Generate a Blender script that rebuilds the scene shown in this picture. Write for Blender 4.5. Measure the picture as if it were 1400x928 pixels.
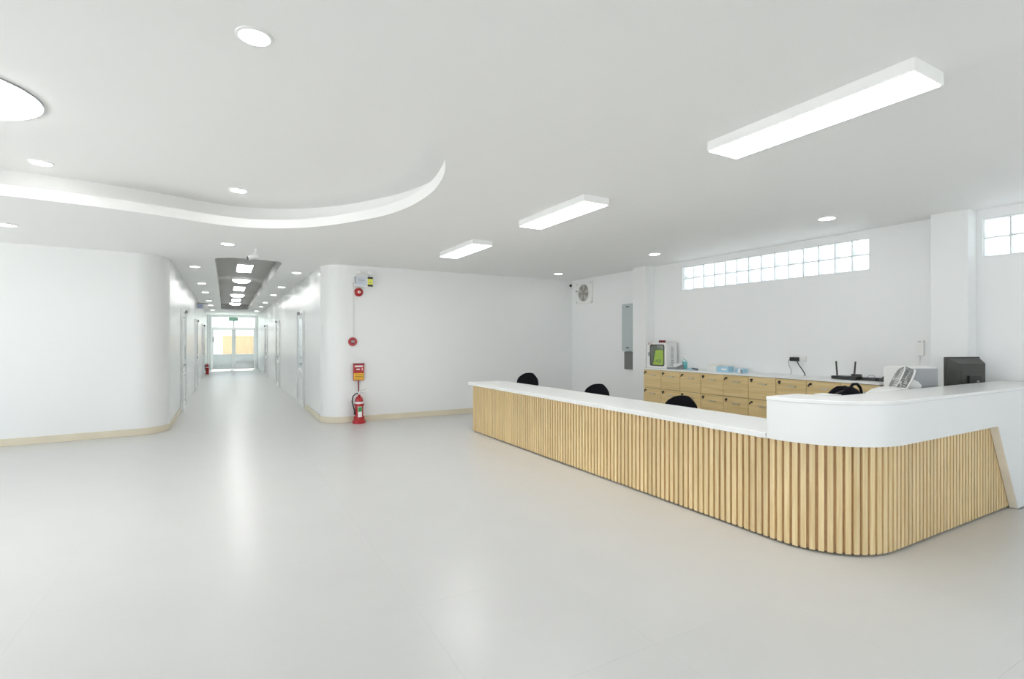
import bpy, bmesh, math, random
from mathutils import Vector, Matrix
from mathutils.geometry import tessellate_polygon

random.seed(7)
scene = bpy.context.scene
for o in list(bpy.data.objects):
    bpy.data.objects.remove(o)

# ------------------------------------------------------------------ camera
YAW = math.radians(29.249)
cam_d = bpy.data.cameras.new('camera')
cam_d.sensor_width = 36.0
cam_d.lens = 18.0
cam_d.shift_y = 2.0 / 1400.0
cam_d.clip_start = 0.05
cam = bpy.data.objects.new('camera', cam_d)
scene.collection.objects.link(cam)
cam.location = (0, 0, 1.45)
cam.rotation_euler = (math.pi / 2, 0, -YAW)
scene.camera = cam

# ------------------------------------------------------------------ world, light levels, exposure
SKY = 2.3          # bright overcast daylight
PANEL = 15.0        # luminaire radiance
DOWN = 26.0
world = bpy.data.worlds.new('overcast_sky')
scene.world = world
world.use_nodes = True
bg = world.node_tree.nodes['Background']
bg.inputs['Color'].default_value = (0.85, 0.925, 1.0, 1)
bg.inputs['Strength'].default_value = SKY

vs = scene.view_settings
scene.display_settings.display_device = 'sRGB'
vs.view_transform = 'Standard'
vs.look = 'None'
vs.gamma = 1.0
vs.use_curve_mapping = False
vs.exposure = 0.20
scene.cycles.max_bounces = 10
scene.cycles.diffuse_bounces = 8
scene.cycles.glossy_bounces = 4
scene.cycles.transparent_max_bounces = 12
scene.cycles.sample_clamp_indirect = 6.0
scene.cycles.use_denoising = True


sun_d = bpy.data.lights.new('sun', 'SUN')
sun_d.energy = 13.0
sun_d.angle = math.radians(2.0)
sun_d.color = (1.0, 0.985, 0.96)
sun = bpy.data.objects.new('sun', sun_d)
scene.collection.objects.link(sun)
sun.rotation_euler = (math.radians(-35), 0, math.radians(-4))     # high sun, shining from behind the corridor end towards the forecourt


def portal(name, loc, rot, sx, sy):
    l = bpy.data.lights.new(name, 'AREA')
    l.shape = 'RECTANGLE'
    l.size, l.size_y = sx, sy
    l.cycles.is_portal = True
    o = bpy.data.objects.new(name, l)
    scene.collection.objects.link(o)
    o.location, o.rotation_euler = loc, rot
    return o


# daylight enters through unseen front openings and a side window band, sized to balance the light
portal('daylight_portal_front', (-3.9, -4.0, 1.35), (math.pi / 2, 0, 0), 2.6, 2.5)
portal('daylight_portal_added', (4.2, -4.0, 1.35), (math.pi / 2, 0, 0), 3.6, 2.5)  # unseen counter-side opening, added to brighten that part of the room
portal('daylight_portal_side', (-6.0, 2.65, 1.4), (0, -math.pi / 2, 0), 2.5, 12.1)

# ------------------------------------------------------------------ materials
M = {}


def mat(name, col, rough=0.5, metal=0.0, spec=0.5, bump=0.0, bscale=200.0, var=0.0, vscale=4.0, coat=0.0, objvar=0.0):
    m = bpy.data.materials.new(name)
    m.use_nodes = True
    nt = m.node_tree
    p = nt.nodes['Principled BSDF']
    p.inputs['Roughness'].default_value = rough
    p.inputs['Metallic'].default_value = metal
    p.inputs['Specular IOR Level'].default_value = spec
    p.inputs['Coat Weight'].default_value = coat
    tc = nt.nodes.new('ShaderNodeTexCoord')
    n = nt.nodes.new('ShaderNodeTexNoise')
    n.inputs['Scale'].default_value = vscale
    n.inputs['Detail'].default_value = 3
    nt.links.new(tc.outputs['Object'], n.inputs['Vector'])
    r = nt.nodes.new('ShaderNodeMapRange')
    r.inputs['From Min'].default_value = 0.3
    r.inputs['From Max'].default_value = 0.7
    v = max(var, 0.004)
    r.inputs['To Min'].default_value = 1 - v
    r.inputs['To Max'].default_value = 1 + v
    nt.links.new(n.outputs['Fac'], r.inputs['Value'])
    last = r.outputs['Result']
    if objvar:
        oi = nt.nodes.new('ShaderNodeObjectInfo')
        r2 = nt.nodes.new('ShaderNodeMapRange')
        r2.inputs['To Min'].default_value = 1 - objvar
        r2.inputs['To Max'].default_value = 1 + objvar
        nt.links.new(oi.outputs['Random'], r2.inputs['Value'])
        mm = nt.nodes.new('ShaderNodeMath')
        mm.operation = 'MULTIPLY'
        nt.links.new(last, mm.inputs[0])
        nt.links.new(r2.outputs['Result'], mm.inputs[1])
        last = mm.outputs[0]
    sc = nt.nodes.new('ShaderNodeVectorMath')
    sc.operation = 'SCALE'
    sc.inputs[0].default_value = col
    nt.links.new(last, sc.inputs['Scale'])
    nt.links.new(sc.outputs['Vector'], p.inputs['Base Color'])
    if bump:
        n2 = nt.nodes.new('ShaderNodeTexNoise')
        n2.inputs['Scale'].default_value = bscale
        nt.links.new(tc.outputs['Object'], n2.inputs['Vector'])
        b = nt.nodes.new('ShaderNodeBump')
        b.inputs['Strength'].default_value = bump
        b.inputs['Distance'].default_value = 0.002
        nt.links.new(n2.outputs['Fac'], b.inputs['Height'])
        nt.links.new(b.outputs['Normal'], p.inputs['Normal'])
    M[name] = m
    return m


def wood(name, dark, light, rough=0.4, axis='Z', objvar=0.06):
    m = bpy.data.materials.new(name)
    m.use_nodes = True
    nt = m.node_tree
    p = nt.nodes['Principled BSDF']
    p.inputs['Roughness'].default_value = rough
    tc = nt.nodes.new('ShaderNodeTexCoord')
    oi = nt.nodes.new('ShaderNodeObjectInfo')
    off = nt.nodes.new('ShaderNodeVectorMath')
    off.operation = 'ADD'
    k = nt.nodes.new('ShaderNodeMath')
    k.operation = 'MULTIPLY'
    k.inputs[1].default_value = 37.0
    nt.links.new(oi.outputs['Random'], k.inputs[0])
    nt.links.new(tc.outputs['Object'], off.inputs[0])
    nt.links.new(k.outputs[0], off.inputs[1])
    mp = nt.nodes.new('ShaderNodeMapping')
    mp.inputs['Scale'].default_value = {'Z': (60, 60, 2.2), 'Y': (30, 1.4, 30), 'X': (1.4, 30, 30)}[axis]
    nt.links.new(off.outputs['Vector'], mp.inputs['Vector'])
    n = nt.nodes.new('ShaderNodeTexNoise')
    n.inputs['Scale'].default_value = 1.0
    n.inputs['Detail'].default_value = 5
    n.inputs['Distortion'].default_value = 0.6
    nt.links.new(mp.outputs['Vector'], n.inputs['Vector'])
    cr = nt.nodes.new('ShaderNodeValToRGB')
    cr.color_ramp.elements[0].position = 0.3
    cr.color_ramp.elements[0].color = (*dark, 1)
    cr.color_ramp.elements[1].position = 0.68
    cr.color_ramp.elements[1].color = (*light, 1)
    nt.links.new(n.outputs['Fac'], cr.inputs['Fac'])
    r2 = nt.nodes.new('ShaderNodeMapRange')
    r2.inputs['To Min'].default_value = 1 - objvar
    r2.inputs['To Max'].default_value = 1 + objvar
    nt.links.new(oi.outputs['Random'], r2.inputs['Value'])
    sc = nt.nodes.new('ShaderNodeVectorMath')
    sc.operation = 'SCALE'
    nt.links.new(cr.outputs['Color'], sc.inputs[0])
    nt.links.new(r2.outputs['Result'], sc.inputs['Scale'])
    nt.links.new(sc.outputs['Vector'], p.inputs['Base Color'])
    M[name] = m


def emit(name, col, strength):
    m = bpy.data.materials.new(name)
    m.use_nodes = True
    nt = m.node_tree
    nt.nodes.remove(nt.nodes['Principled BSDF'])
    e = nt.nodes.new('ShaderNodeEmission')
    e.inputs['Color'].default_value = (*col, 1)
    e.inputs['Strength'].default_value = strength
    nt.links.new(e.outputs[0], nt.nodes['Material Output'].inputs[0])
    M[name] = m


def glass(name, tint, refl=0.08, frost=0.0, rough=0.02):
    m = bpy.data.materials.new(name)
    m.use_nodes = True
    nt = m.node_tree
    nt.nodes.remove(nt.nodes['Principled BSDF'])
    t = nt.nodes.new('ShaderNodeBsdfTransparent')
    t.inputs['Color'].default_value = (*tint, 1)
    g = nt.nodes.new('ShaderNodeBsdfGlossy')
    g.inputs['Roughness'].default_value = rough
    mx = nt.nodes.new('ShaderNodeMixShader')
    mx.inputs[0].default_value = refl
    a = t.outputs[0]
    if frost:
        tr = nt.nodes.new('ShaderNodeBsdfTranslucent')
        tr.inputs['Color'].default_value = (*tint, 1)
        m2 = nt.nodes.new('ShaderNodeMixShader')
        m2.inputs[0].default_value = frost
        nt.links.new(a, m2.inputs[1])
        nt.links.new(tr.outputs[0], m2.inputs[2])
        a = m2.outputs[0]
    nt.links.new(a, mx.inputs[1])
    nt.links.new(g.outputs[0], mx.inputs[2])
    nt.links.new(mx.outputs[0], nt.nodes['Material Output'].inputs[0])
    M[name] = m


mat('wall_paint', (0.84, 0.85, 0.845), 0.5, bump=0.08, bscale=260, var=0.006, vscale=0.7)
mat('corridor_paint', (0.80, 0.82, 0.82), 0.27, bump=0.03, bscale=200, var=0.006, vscale=0.7)
mat('ceiling_paint', (0.87, 0.87, 0.86), 0.7, bump=0.05, bscale=260, var=0.005, vscale=0.6)
mat('floor_vinyl', (0.62, 0.62, 0.61), 0.30, var=0.012, vscale=2.0, objvar=0.004, bump=0.012, bscale=14)
mat('floor_joint', (0.55, 0.55, 0.54), 0.5)
mat('beige_skirting', (0.72, 0.655, 0.51), 0.45, var=0.03)
mat('white_laminate', (0.84, 0.85, 0.845), 0.28, var=0.004)
mat('white_stone', (0.85, 0.86, 0.85), 0.22, var=0.012, vscale=9)
mat('cream_edge', (0.91, 0.86, 0.77), 0.5, var=0.03)
mat('white_frame', (0.82, 0.84, 0.84), 0.3)
mat('white_plastic', (0.82, 0.82, 0.80), 0.35)
mat('lamp_trim', (0.88, 0.88, 0.87), 0.35)
mat('mortar', (0.72, 0.73, 0.72), 0.7)
wood('oak_slat', (0.71, 0.52, 0.255), (0.87, 0.70, 0.405), 0.42, 'Z', 0.07)
wood('oak_drawer', (0.67, 0.49, 0.215), (0.81, 0.63, 0.335), 0.4, 'Y', 0.04)
mat('brown_backing', (0.52, 0.325, 0.16), 0.55, var=0.08, vscale=20)
mat('cabinet_shadow_gap', (0.26, 0.19, 0.10), 0.6)
mat('dark_plinth', (0.10, 0.09, 0.08), 0.6)
mat('black_fabric', (0.006, 0.006, 0.009), 0.85, spec=0.15, bump=0.15, bscale=900)
mat('black_plastic', (0.018, 0.018, 0.018), 0.38)
mat('charcoal_plastic', (0.055, 0.055, 0.05), 0.42)
mat('grey_plastic', (0.40, 0.41, 0.43), 0.4)
mat('mid_grey', (0.28, 0.29, 0.29), 0.4)
mat('chrome', (0.75, 0.76, 0.77), 0.18, metal=1.0)
mat('brushed_steel', (0.60, 0.62, 0.63), 0.35, metal=1.0)
mat('red_paint', (0.43, 0.010, 0.014), 0.3, coat=0.3)
mat('dark_red', (0.20, 0.008, 0.014), 0.4)
mat('yellow_print', (0.85, 0.52, 0.04), 0.5)
mat('lime_green', (0.55, 0.75, 0.06), 0.45)
mat('green_print', (0.05, 0.33, 0.09), 0.5)
mat('exit_green', (0.03, 0.33, 0.17), 0.4)
mat('teal_liquid', (0.12, 0.55, 0.56), 0.25)
mat('pale_blue', (0.38, 0.62, 0.76), 0.5)
mat('steel_blue_enamel', (0.46, 0.52, 0.52), 0.4, var=0.01)
mat('grey_enamel', (0.15, 0.155, 0.145), 0.45)
mat('frost_pane', (0.66, 0.76, 0.77), 0.08, spec=0.6)
mat('lower_panel', (0.74, 0.79, 0.81), 0.25)
mat('blue_print', (0.45, 0.50, 0.68), 0.5)
mat('white_print', (0.9, 0.9, 0.9), 0.5)
mat('yellow_sticker', (0.80, 0.82, 0.12), 0.5)
mat('peach_render', (0.50, 0.36, 0.21), 0.8, bump=0.2, bscale=60)
mat('white_render', (0.9, 0.9, 0.88), 0.8)
mat('concrete', (0.62, 0.615, 0.60), 0.85, bump=0.2, bscale=30, var=0.05)
mat('fan_grey', (0.29, 0.28, 0.255), 0.5)
mat('fan_blade_grey', (0.47, 0.46, 0.43), 0.45)
mat('pale_grey_blue', (0.62, 0.67, 0.74), 0.4)
mat('recess_grey', (0.40, 0.40, 0.385), 0.7, bump=0.05, bscale=260)
emit('panel_glow', (1.0, 0.99, 0.97), PANEL)
emit('downlight_glow', (1.0, 0.99, 0.97), DOWN)
glass('clear_glass', (0.95, 0.98, 0.97), 0.08)
glass('cabinet_window', (0.92, 0.95, 0.92), 0.06)
glass('glass_block', (0.97, 0.99, 1.0), 0.06, frost=0.35, rough=0.15)
glass('bottle_plastic', (0.80, 0.93, 0.95), 0.12)

# ------------------------------------------------------------------ helpers
COL = scene.collection


class B:
    """collects shapes (in the coordinates of the thing they belong to) into one mesh"""

    def __init__(self):
        self.bm = bmesh.new()

    def box(self, x0, x1, y0, y1, z0, z1, m=None):
        vs_ = [self.bm.verts.new(Vector(p)) for p in
               ((x0, y0, z0), (x1, y0, z0), (x1, y1, z0), (x0, y1, z0), (x0, y0, z1), (x1, y0, z1), (x1, y1, z1), (x0, y1, z1))]
        if m is not None:
            for v in vs_:
                v.co = m @ v.co
        for f in ((0, 3, 2, 1), (4, 5, 6, 7), (0, 1, 5, 4), (1, 2, 6, 5), (2, 3, 7, 6), (3, 0, 4, 7)):
            self.bm.faces.new([vs_[i] for i in f])
        return self

    def rbox(self, x0, x1, y0, y1, z0, z1, r, axis='z', seg=5, m=None):
        """box with the four edges along an axis rounded"""
        ab = {'z': (x0, x1, y0, y1), 'x': (y0, y1, z0, z1), 'y': (x0, x1, z0, z1)}[axis]
        pts = []
        for cx, cy, a0 in ((ab[1] - r, ab[3] - r, 0), (ab[0] + r, ab[3] - r, 90), (ab[0] + r, ab[2] + r, 180), (ab[1] - r, ab[2] + r, 270)):
            for i in range(seg + 1):
                a = math.radians(a0 + 90 * i / seg)
                pts.append((cx + r * math.cos(a), cy + r * math.sin(a)))
        lo, hi = {'z': (z0, z1), 'x': (x0, x1), 'y': (y0, y1)}[axis]
        return self.prism(pts, lo, hi, axis, m)

    def prism(self, poly, lo, hi, axis='z', m=None):
        def P(p, h):
            v = {'z': Vector((p[0], p[1], h)), 'x': Vector((h, p[0], p[1])), 'y': Vector((p[0], h, p[1]))}[axis]
            return m @ v if m is not None else v
        a = [self.bm.verts.new(P(p, lo)) for p in poly]
        b = [self.bm.verts.new(P(p, hi)) for p in poly]
        n = len(poly)
        for i in range(n):
            self.bm.faces.new((a[i], a[(i + 1) % n], b[(i + 1) % n], b[i]))
        for t in tessellate_polygon([[Vector((p[0], p[1], 0)) for p in poly]]):
            try:
                self.bm.faces.new([a[i] for i in t])
                self.bm.faces.new([b[i] for i in t])
            except ValueError:
                pass
        return self

    def ribbon(self, outer, inner, lo, hi):
        """closed wall between two open plan polylines of equal length"""
        n = len(outer)
        rows = [[self.bm.verts.new((p[0], p[1], z)) for p in line] for line, z in ((outer, lo), (outer, hi), (inner, hi), (inner, lo))]
        for i in range(n - 1):
            for k in range(4):
                a, b = rows[k], rows[(k + 1) % 4]
                self.bm.faces.new((a[i], a[i + 1], b[i + 1], b[i]))
        for i in (0, n - 1):
            self.bm.faces.new([rows[k][i] for k in range(4)])
        return self

    def cyl(self, p0, p1, r0, r1=None, seg=20):
        r1 = r0 if r1 is None else r1
        p0, p1 = Vector(p0), Vector(p1)
        return self.sweep([p0, p1], [r0, r1], seg)

    def sweep(self, pts, radii, seg=10, cap=True):
        pts = [Vector(p) for p in pts]
        if not hasattr(radii, '__len__'):
            radii = [radii] * len(pts)
        rings = []
        t0 = (pts[1] - pts[0]).normalized()
        up = Vector((0, 0, 1)) if abs(t0.z) < 0.9 else Vector((1, 0, 0))
        nrm = t0.cross(up).normalized()
        for i, p in enumerate(pts):
            if i == 0:
                t = pts[1] - pts[0]
            elif i == len(pts) - 1:
                t = pts[-1] - pts[-2]
            else:
                t = pts[i + 1] - pts[i - 1]
            if t.length < 1e-9:
                t = t0.copy()
            t.normalize()
            nn = nrm - t * nrm.dot(t)
            if nn.length > 1e-6:
                nrm = nn.normalized()
            bn = t.cross(nrm)
            rings.append([self.bm.verts.new(p + (nrm * math.cos(2 * math.pi * k / seg) + bn * math.sin(2 * math.pi * k / seg)) * radii[i]) for k in range(seg)])
        for a, b in zip(rings, rings[1:]):
            for k in range(seg):
                self.bm.faces.new((a[k], a[(k + 1) % seg], b[(k + 1) % seg], b[k]))
        if cap:
            self.bm.faces.new(rings[0][::-1])
            self.bm.faces.new(rings[-1])
        return self

    def lathe(self, prof, seg=28, m=None):
        """profile of (r, z) around the z axis"""
        rings = []
        for r, z in prof:
            if r < 1e-6:
                rings.append([self.bm.verts.new((0, 0, z))])
            else:
                rings.append([self.bm.verts.new((r * math.cos(2 * math.pi * k / seg), r * math.sin(2 * math.pi * k / seg), z)) for k in range(seg)])
        for a, b in zip(rings, rings[1:]):
            for k in range(seg):
                l = (k + 1) % seg
                if len(a) == 1 and len(b) == 1:
                    continue
                if len(a) == 1:
                    self.bm.faces.new((a[0], b[l], b[k]))
                elif len(b) == 1:
                    self.bm.faces.new((a[k], a[l], b[0]))
                else:
                    self.bm.faces.new((a[k], a[l], b[l], b[k]))
        if m is not None:
            for ring in rings:
                for v in ring:
                    v.co = m @ v.co
        return self

    def torus(self, R, r, m, seg=36, sub=8):
        rows = []
        for i in range(seg):
            a = 2 * math.pi * i / seg
            rows.append([self.bm.verts.new(m @ Vector(((R + r * math.cos(2 * math.pi * k / sub)) * math.cos(a), (R + r * math.cos(2 * math.pi * k / sub)) * math.sin(a), r * math.sin(2 * math.pi * k / sub)))) for k in range(sub)])
        for i in range(seg):
            a, b = rows[i], rows[(i + 1) % seg]
            for k in range(sub):
                self.bm.faces.new((a[k], a[(k + 1) % sub], b[(k + 1) % sub], b[k]))
        return self

    def mesh(self, name, material, smooth=True):
        bmesh.ops.recalc_face_normals(self.bm, faces=self.bm.faces[:])
        me = bpy.data.meshes.new(name)
        self.bm.to_mesh(me)
        self.bm.free()
        me.materials.append(M[material])
        if smooth:
            me.polygons.foreach_set('use_smooth', [True] * len(me.polygons))
            me.set_sharp_from_angle(angle=math.radians(35))
        return me

    def obj(self, name, material, parent=None, bevel=0.0, smooth=True, loc=None):
        o = bpy.data.objects.new(name, self.mesh(name, material, smooth))
        COL.objects.link(o)
        o.parent = parent
        if loc is not None:
            o.location = loc
        if bevel:
            md = o.modifiers.new('soft_edges', 'BEVEL')
            md.width = bevel
            md.segments = 2
            md.limit_method = 'ANGLE'
            md.angle_limit = math.radians(40)
        return o


def link_mesh(name, me, parent, loc=(0, 0, 0), rotz=0.0):
    o = bpy.data.objects.new(name, me)
    COL.objects.link(o)
    o.parent = parent
    o.location = loc
    o.rotation_euler = (0, 0, rotz)
    return o


def tag(o, label, cat, group=None, kind=None):
    o['label'] = label
    o['category'] = cat
    if group:
        o['group'] = group
    if kind:
        o['kind'] = kind
    return o


def thing(name, label, cat, loc=(0, 0, 0), rotz=0.0, group=None, kind=None):
    o = bpy.data.objects.new(name, None)
    o.empty_display_size = 0.1
    COL.objects.link(o)
    o.location = loc
    o.rotation_euler = (0, 0, rotz)
    return tag(o, label, cat, group, kind)


def dup(root, loc, rotz, label):
    r = root.copy()
    COL.objects.link(r)
    r.location = loc
    r.rotation_euler = (0, 0, rotz)
    r['label'] = label
    for ch in list(root.children):
        c = ch.copy()
        COL.objects.link(c)
        c.parent = r
        for g in list(ch.children):
            d = g.copy()
            COL.objects.link(d)
            d.parent = c
    return r


def text_part(name, body, size, material, parent, m):
    """flat lettering as a mesh child"""
    cu = bpy.data.curves.new(name, 'FONT')
    cu.body = body
    cu.size = size
    cu.align_x = 'CENTER'
    cu.align_y = 'CENTER'
    cu.extrude = 0.0006
    tmp = bpy.data.objects.new(name + '_curve', cu)
    COL.objects.link(tmp)
    dg = bpy.context.evaluated_depsgraph_get()
    me = bpy.data.meshes.new_from_object(tmp.evaluated_get(dg))
    bpy.data.objects.remove(tmp)
    me.name = name
    me.transform(m)
    me.materials.clear()
    me.materials.append(M[material])
    o = bpy.data.objects.new(name, me)
    COL.objects.link(o)
    o.parent = parent
    return o


def arc(cx, cy, r, a0, a1, n):
    return [(cx + r * math.cos(math.radians(a0 + (a1 - a0) * i / n)), cy + r * math.sin(math.radians(a0 + (a1 - a0) * i / n))) for i in range(n + 1)]


def offset_line(pts, d):
    """plan polyline moved to the left of its direction by d"""
    out = []
    for i, p in enumerate(pts):
        a = Vector(pts[max(i - 1, 0)])
        b = Vector(pts[min(i + 1, len(pts) - 1)])
        t = (b - a).normalized()
        out.append((p[0] - t.y * d, p[1] + t.x * d))
    return out


ORD = ['first', 'second', 'third', 'fourth', 'fifth', 'sixth', 'seventh', 'eighth', 'ninth']
CEIL = 2.80
TRAY = 3.10
XR, YB, CL, CR, YE = 6.80, 9.38, -0.80, 1.50, 30.0

# ------------------------------------------------------------------ floor
fl = B().box(-6.2, 7.0, -4.2, 30.2, -0.10, -0.0012).obj('floor', 'floor_joint')
tag(fl, 'pale glossy vinyl tile floor running into the corridor', 'floor', kind='structure')
T = 0.9
tile_me = B().box(-T / 2 + 0.00025, T / 2 - 0.00025, -T / 2 + 0.00025, T / 2 - 0.00025, -0.004, 0.0).mesh('floor_tile', 'floor_vinyl', False)
for i in range(-7, 8):
    for j in range(-5, 34):
        x, y = (i + 0.5) * T, (j + 0.5) * T
        if y > 9.6 and (x < CL - T / 2 or x > CR + T / 2):
            continue
        if y > 30.3 or x > 7.1:
            continue
        link_mesh('floor_tile', tile_me, fl, (x, y, 0))

# ------------------------------------------------------------------ walls
WT = 0.18
left_face = [(-6.0, 9.25), (-1.25, 9.66)] + arc(-1.25, 10.11, 0.45, -90, 0, 12)[1:]
wl = B().ribbon(left_face, offset_line(left_face, WT), 0.0, CEIL).obj('wall_left', 'wall_paint')
tag(wl, 'white wall left of the corridor with rounded corner', 'wall', kind='structure')
o = B().box(CL - WT, CL, 10.11, YE, 0, CEIL).obj('wall_corridor_left', 'corridor_paint')
tag(o, 'glossy white left wall of the corridor', 'wall', kind='structure')
back_face = arc(1.90, 9.78, 0.40, 180, 270, 12) + [(XR, YB)]
wb = B().ribbon(back_face, offset_line(back_face, WT), 0.0, CEIL).obj('wall_back', 'wall_paint')
tag(wb, 'white back wall behind the red fire extinguisher', 'wall', kind='structure')
o = B().box(CR, CR + WT, 9.78, YE, 0, CEIL).obj('wall_corridor_right', 'corridor_paint')
tag(o, 'glossy white right wall of the corridor', 'wall', kind='structure')

W1 = (3.298, 6.198, 2.312, 2.707)
W2 = (-0.667, 2.233, 2.312, 2.707)
b = B().box(XR, XR + WT, -4.0, YB + WT, 0, W1[2]).box(XR, XR + WT, -4.0, YB + WT, W1[3], CEIL)
b.box(XR, XR + WT, W1[1], YB + WT, W1[2], W1[3]).box(XR, XR + WT, W2[1], W1[0], W1[2], W1[3]).box(XR, XR + WT, -4.0, W2[0], W1[2], W1[3])
tag(b.obj('wall_right', 'wall_paint'), 'white right wall with high glass block windows', 'wall', kind='structure')

b = B().box(-6.2, -6.0, -4.2, -3.4, 0, CEIL).box(-6.2, -6.0, 8.7, 9.45, 0, CEIL).box(-6.2, -6.0, -3.4, 8.7, 0, 0.15).box(-6.2, -6.0, -3.4, 8.7, 2.65, CEIL)
tag(b.obj('wall_side', 'wall_paint'), 'white side wall with a long window band', 'wall', kind='structure')
b = B().box(-6.2, -5.2, -4.2, -4.0, 0, CEIL).box(-2.6, 2.4, -4.2, -4.0, 0, CEIL).box(6.0, 7.0, -4.2, -4.0, 0, CEIL).box(-5.2, -2.6, -4.2, -4.0, 2.6, CEIL).box(2.4, 6.0, -4.2, -4.0, 2.6, CEIL)
tag(b.obj('wall_front', 'wall_paint'), 'white front wall with two wide openings, the counter-side one added for light', 'wall', kind='structure')
for n, (lab, boxes) in enumerate((('white mullions of the unseen front openings', [(x - 0.03, x + 0.03, -4.14, -4.06, 0, 2.6) for x in (-5.17, -3.9, -2.63, 2.43, 4.2, 5.97)] + [(-5.2, -2.6, -4.14, -4.06, 2.54, 2.6), (2.4, 6.0, -4.14, -4.06, 2.54, 2.6)]),
                                  ('white mullions of the side window band', [(-6.14, -6.06, y - 0.03, y + 0.03, 0.15, 2.65) for y in (-3.37, -0.95, 1.45, 3.85, 6.25, 8.67)]))):
    b = B()
    for q in boxes:
        b.box(*q)
    tag(b.obj('trim_%d' % (n + 1), 'white_frame'), lab, 'window frame', kind='structure')

# wall pillars
o = B().box(6.60, XR, 6.86, 7.20, 0, CEIL).obj('trim_3', 'wall_paint', bevel=0.006)
tag(o, 'white wall pillar beside the grey distribution board', 'pillar', kind='structure')
o = B().box(6.60, XR, 2.28, 2.60, 0, CEIL).obj('trim_4', 'wall_paint', bevel=0.006)
tag(o, 'white wall pillar behind the black monitor', 'pillar', kind='structure')

# glass block windows
blk = None
for wn, w in enumerate((W1, W2)):
    lab = 'long glass block window above the wooden drawer cabinets' if wn == 0 else 'glass block window above the right end of the counter'
    root = thing('window_%d' % (wn + 1), lab, 'window', (XR + 0.09, (w[0] + w[1]) / 2, w[2]), kind='structure')
    L, Hh = w[1] - w[0], w[3] - w[2]
    pw, ph = L / 14, Hh / 2
    g = B()
    for k in range(15):
        y = -L / 2 + k * pw
        g.box(-0.062, 0.062, y - 0.005, y + 0.005, 0, Hh)
    for z in (0.005, ph, Hh - 0.005):
        g.box(-0.0615, 0.0615, -L / 2, L / 2, z - 0.005, z + 0.005)
    g.obj('mortar_grid', 'mortar', root, smooth=False)
    if blk is None:
        q = B().rbox(-0.055, 0.055, -pw / 2 + 0.006, pw / 2 - 0.006, -ph / 2 + 0.006, ph / 2 - 0.006, 0.012, 'x', 3)
        blk = q.mesh('glass_block', 'glass_block')
    for r in range(2):
        for k in range(14):
            link_mesh('glass_block', blk, root, (0, -L / 2 + (k + 0.5) * pw, (r + 0.5) * ph))

# end wall of the corridor
b = B().box(CL - WT, -0.66, YE, YE + WT, 0, CEIL).box(1.42, CR + WT, YE, YE + WT, 0, CEIL).box(-0.66, 1.42, YE, YE + WT, 2.72, CEIL)
tag(b.obj('wall_corridor_end', 'corridor_paint'), 'white end wall around the glazed double door', 'wall', kind='structure')

# skirting
def skirting(name, pts, label):
    rib = B().ribbon(offset_line(pts, -0.002), offset_line(pts, -0.014), 0.0, 0.105)
    tag(rib.obj(name, 'beige_skirting', bevel=0.003), label, 'skirting', kind='structure')


skirting('baseboard_left', left_face + [(CL, 12.30)], 'beige skirting along the left wall and its rounded corner')
skirting('baseboard_back', [(CR, 11.72)] + back_face[:-1] + [(XR - 0.02, YB)], 'beige skirting along the back wall and its rounded corner')

# ------------------------------------------------------------------ ceiling with tray and corridor recess
def spline(pts, n=8):
    out = []
    m = len(pts)
    for i in range(m):
        p0, p1, p2, p3 = (Vector(pts[(i + k - 1) % m]) for k in range(4))
        for k in range(n):
            t = k / n
            v = 0.5 * ((2 * p1) + (-p0 + p2) * t + (2 * p0 - 5 * p1 + 4 * p2 - p3) * t * t + (-p0 + 3 * p1 - 3 * p2 + p3) * t ** 3)
            out.append((v.x, v.y))
    return out


tray = spline([(-4.3, 4.6), (-4.05, 5.7), (-3.2, 6.35), (-2.4, 6.47), (-1.57, 6.47), (-0.73, 6.62), (-0.1, 6.84), (0.32, 6.84), (0.72, 6.62), (1.06, 6.26),
               (1.36, 5.76), (1.52, 5.40), (1.615, 4.98), (1.64, 4.52), (1.605, 4.16), (1.50, 3.75), (1.27, 3.30), (0.85, 2.85), (0.2, 2.45),
               (-0.7, 2.2), (-1.8, 2.15), (-3.0, 2.4), (-3.95, 3.2)], 6)
tray = tray[::-1]  # run it so that "left" is outwards
area = sum(tray[i][0] * tray[(i + 1) % len(tray)][1] - tray[(i + 1) % len(tray)][0] * tray[i][1] for i in range(len(tray)))
sgn = -1 if area > 0 else 1


def closed_offset(pts, d):
    n = len(pts)
    out = []
    for i, p in enumerate(pts):
        t = (Vector(pts[(i + 1) % n]) - Vector(pts[i - 1])).normalized()
        out.append((p[0] - t.y * d * sgn, p[1] + t.x * d * sgn))
    return out


tray_out = closed_offset(tray, 0.25)
rec = [(-0.15, 9.70)] + [(-0.10, 9.60), (0.08, 9.48), (0.34, 9.45), (0.60, 9.49), (0.83, 9.60)] + [(0.86, 9.75)]
rec += arc(0.86 - 0.25, 24.9 - 0.25, 0.25, 0, 90, 6) + arc(-0.15 + 0.25, 24.9 - 0.25, 0.25, 90, 180, 6)


def flat(bm, loops, z):
    allp = [p for l in loops for p in l]
    vsx = [bm.verts.new((p[0], p[1], z)) for p in allp]
    for t in tessellate_polygon([[Vector((p[0], p[1], 0)) for p in l] for l in loops]):
        try:
            bm.faces.new([vsx[i] for i in t])
        except ValueError:
            pass


def band(bm, a, za, b_, zb):
    n = len(a)
    va = [bm.verts.new((p[0], p[1], za)) for p in a]
    vb = [bm.verts.new((p[0], p[1], zb)) for p in b_]
    for i in range(n):
        bm.faces.new((va[i], va[(i + 1) % n], vb[(i + 1) % n], vb[i]))


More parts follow.
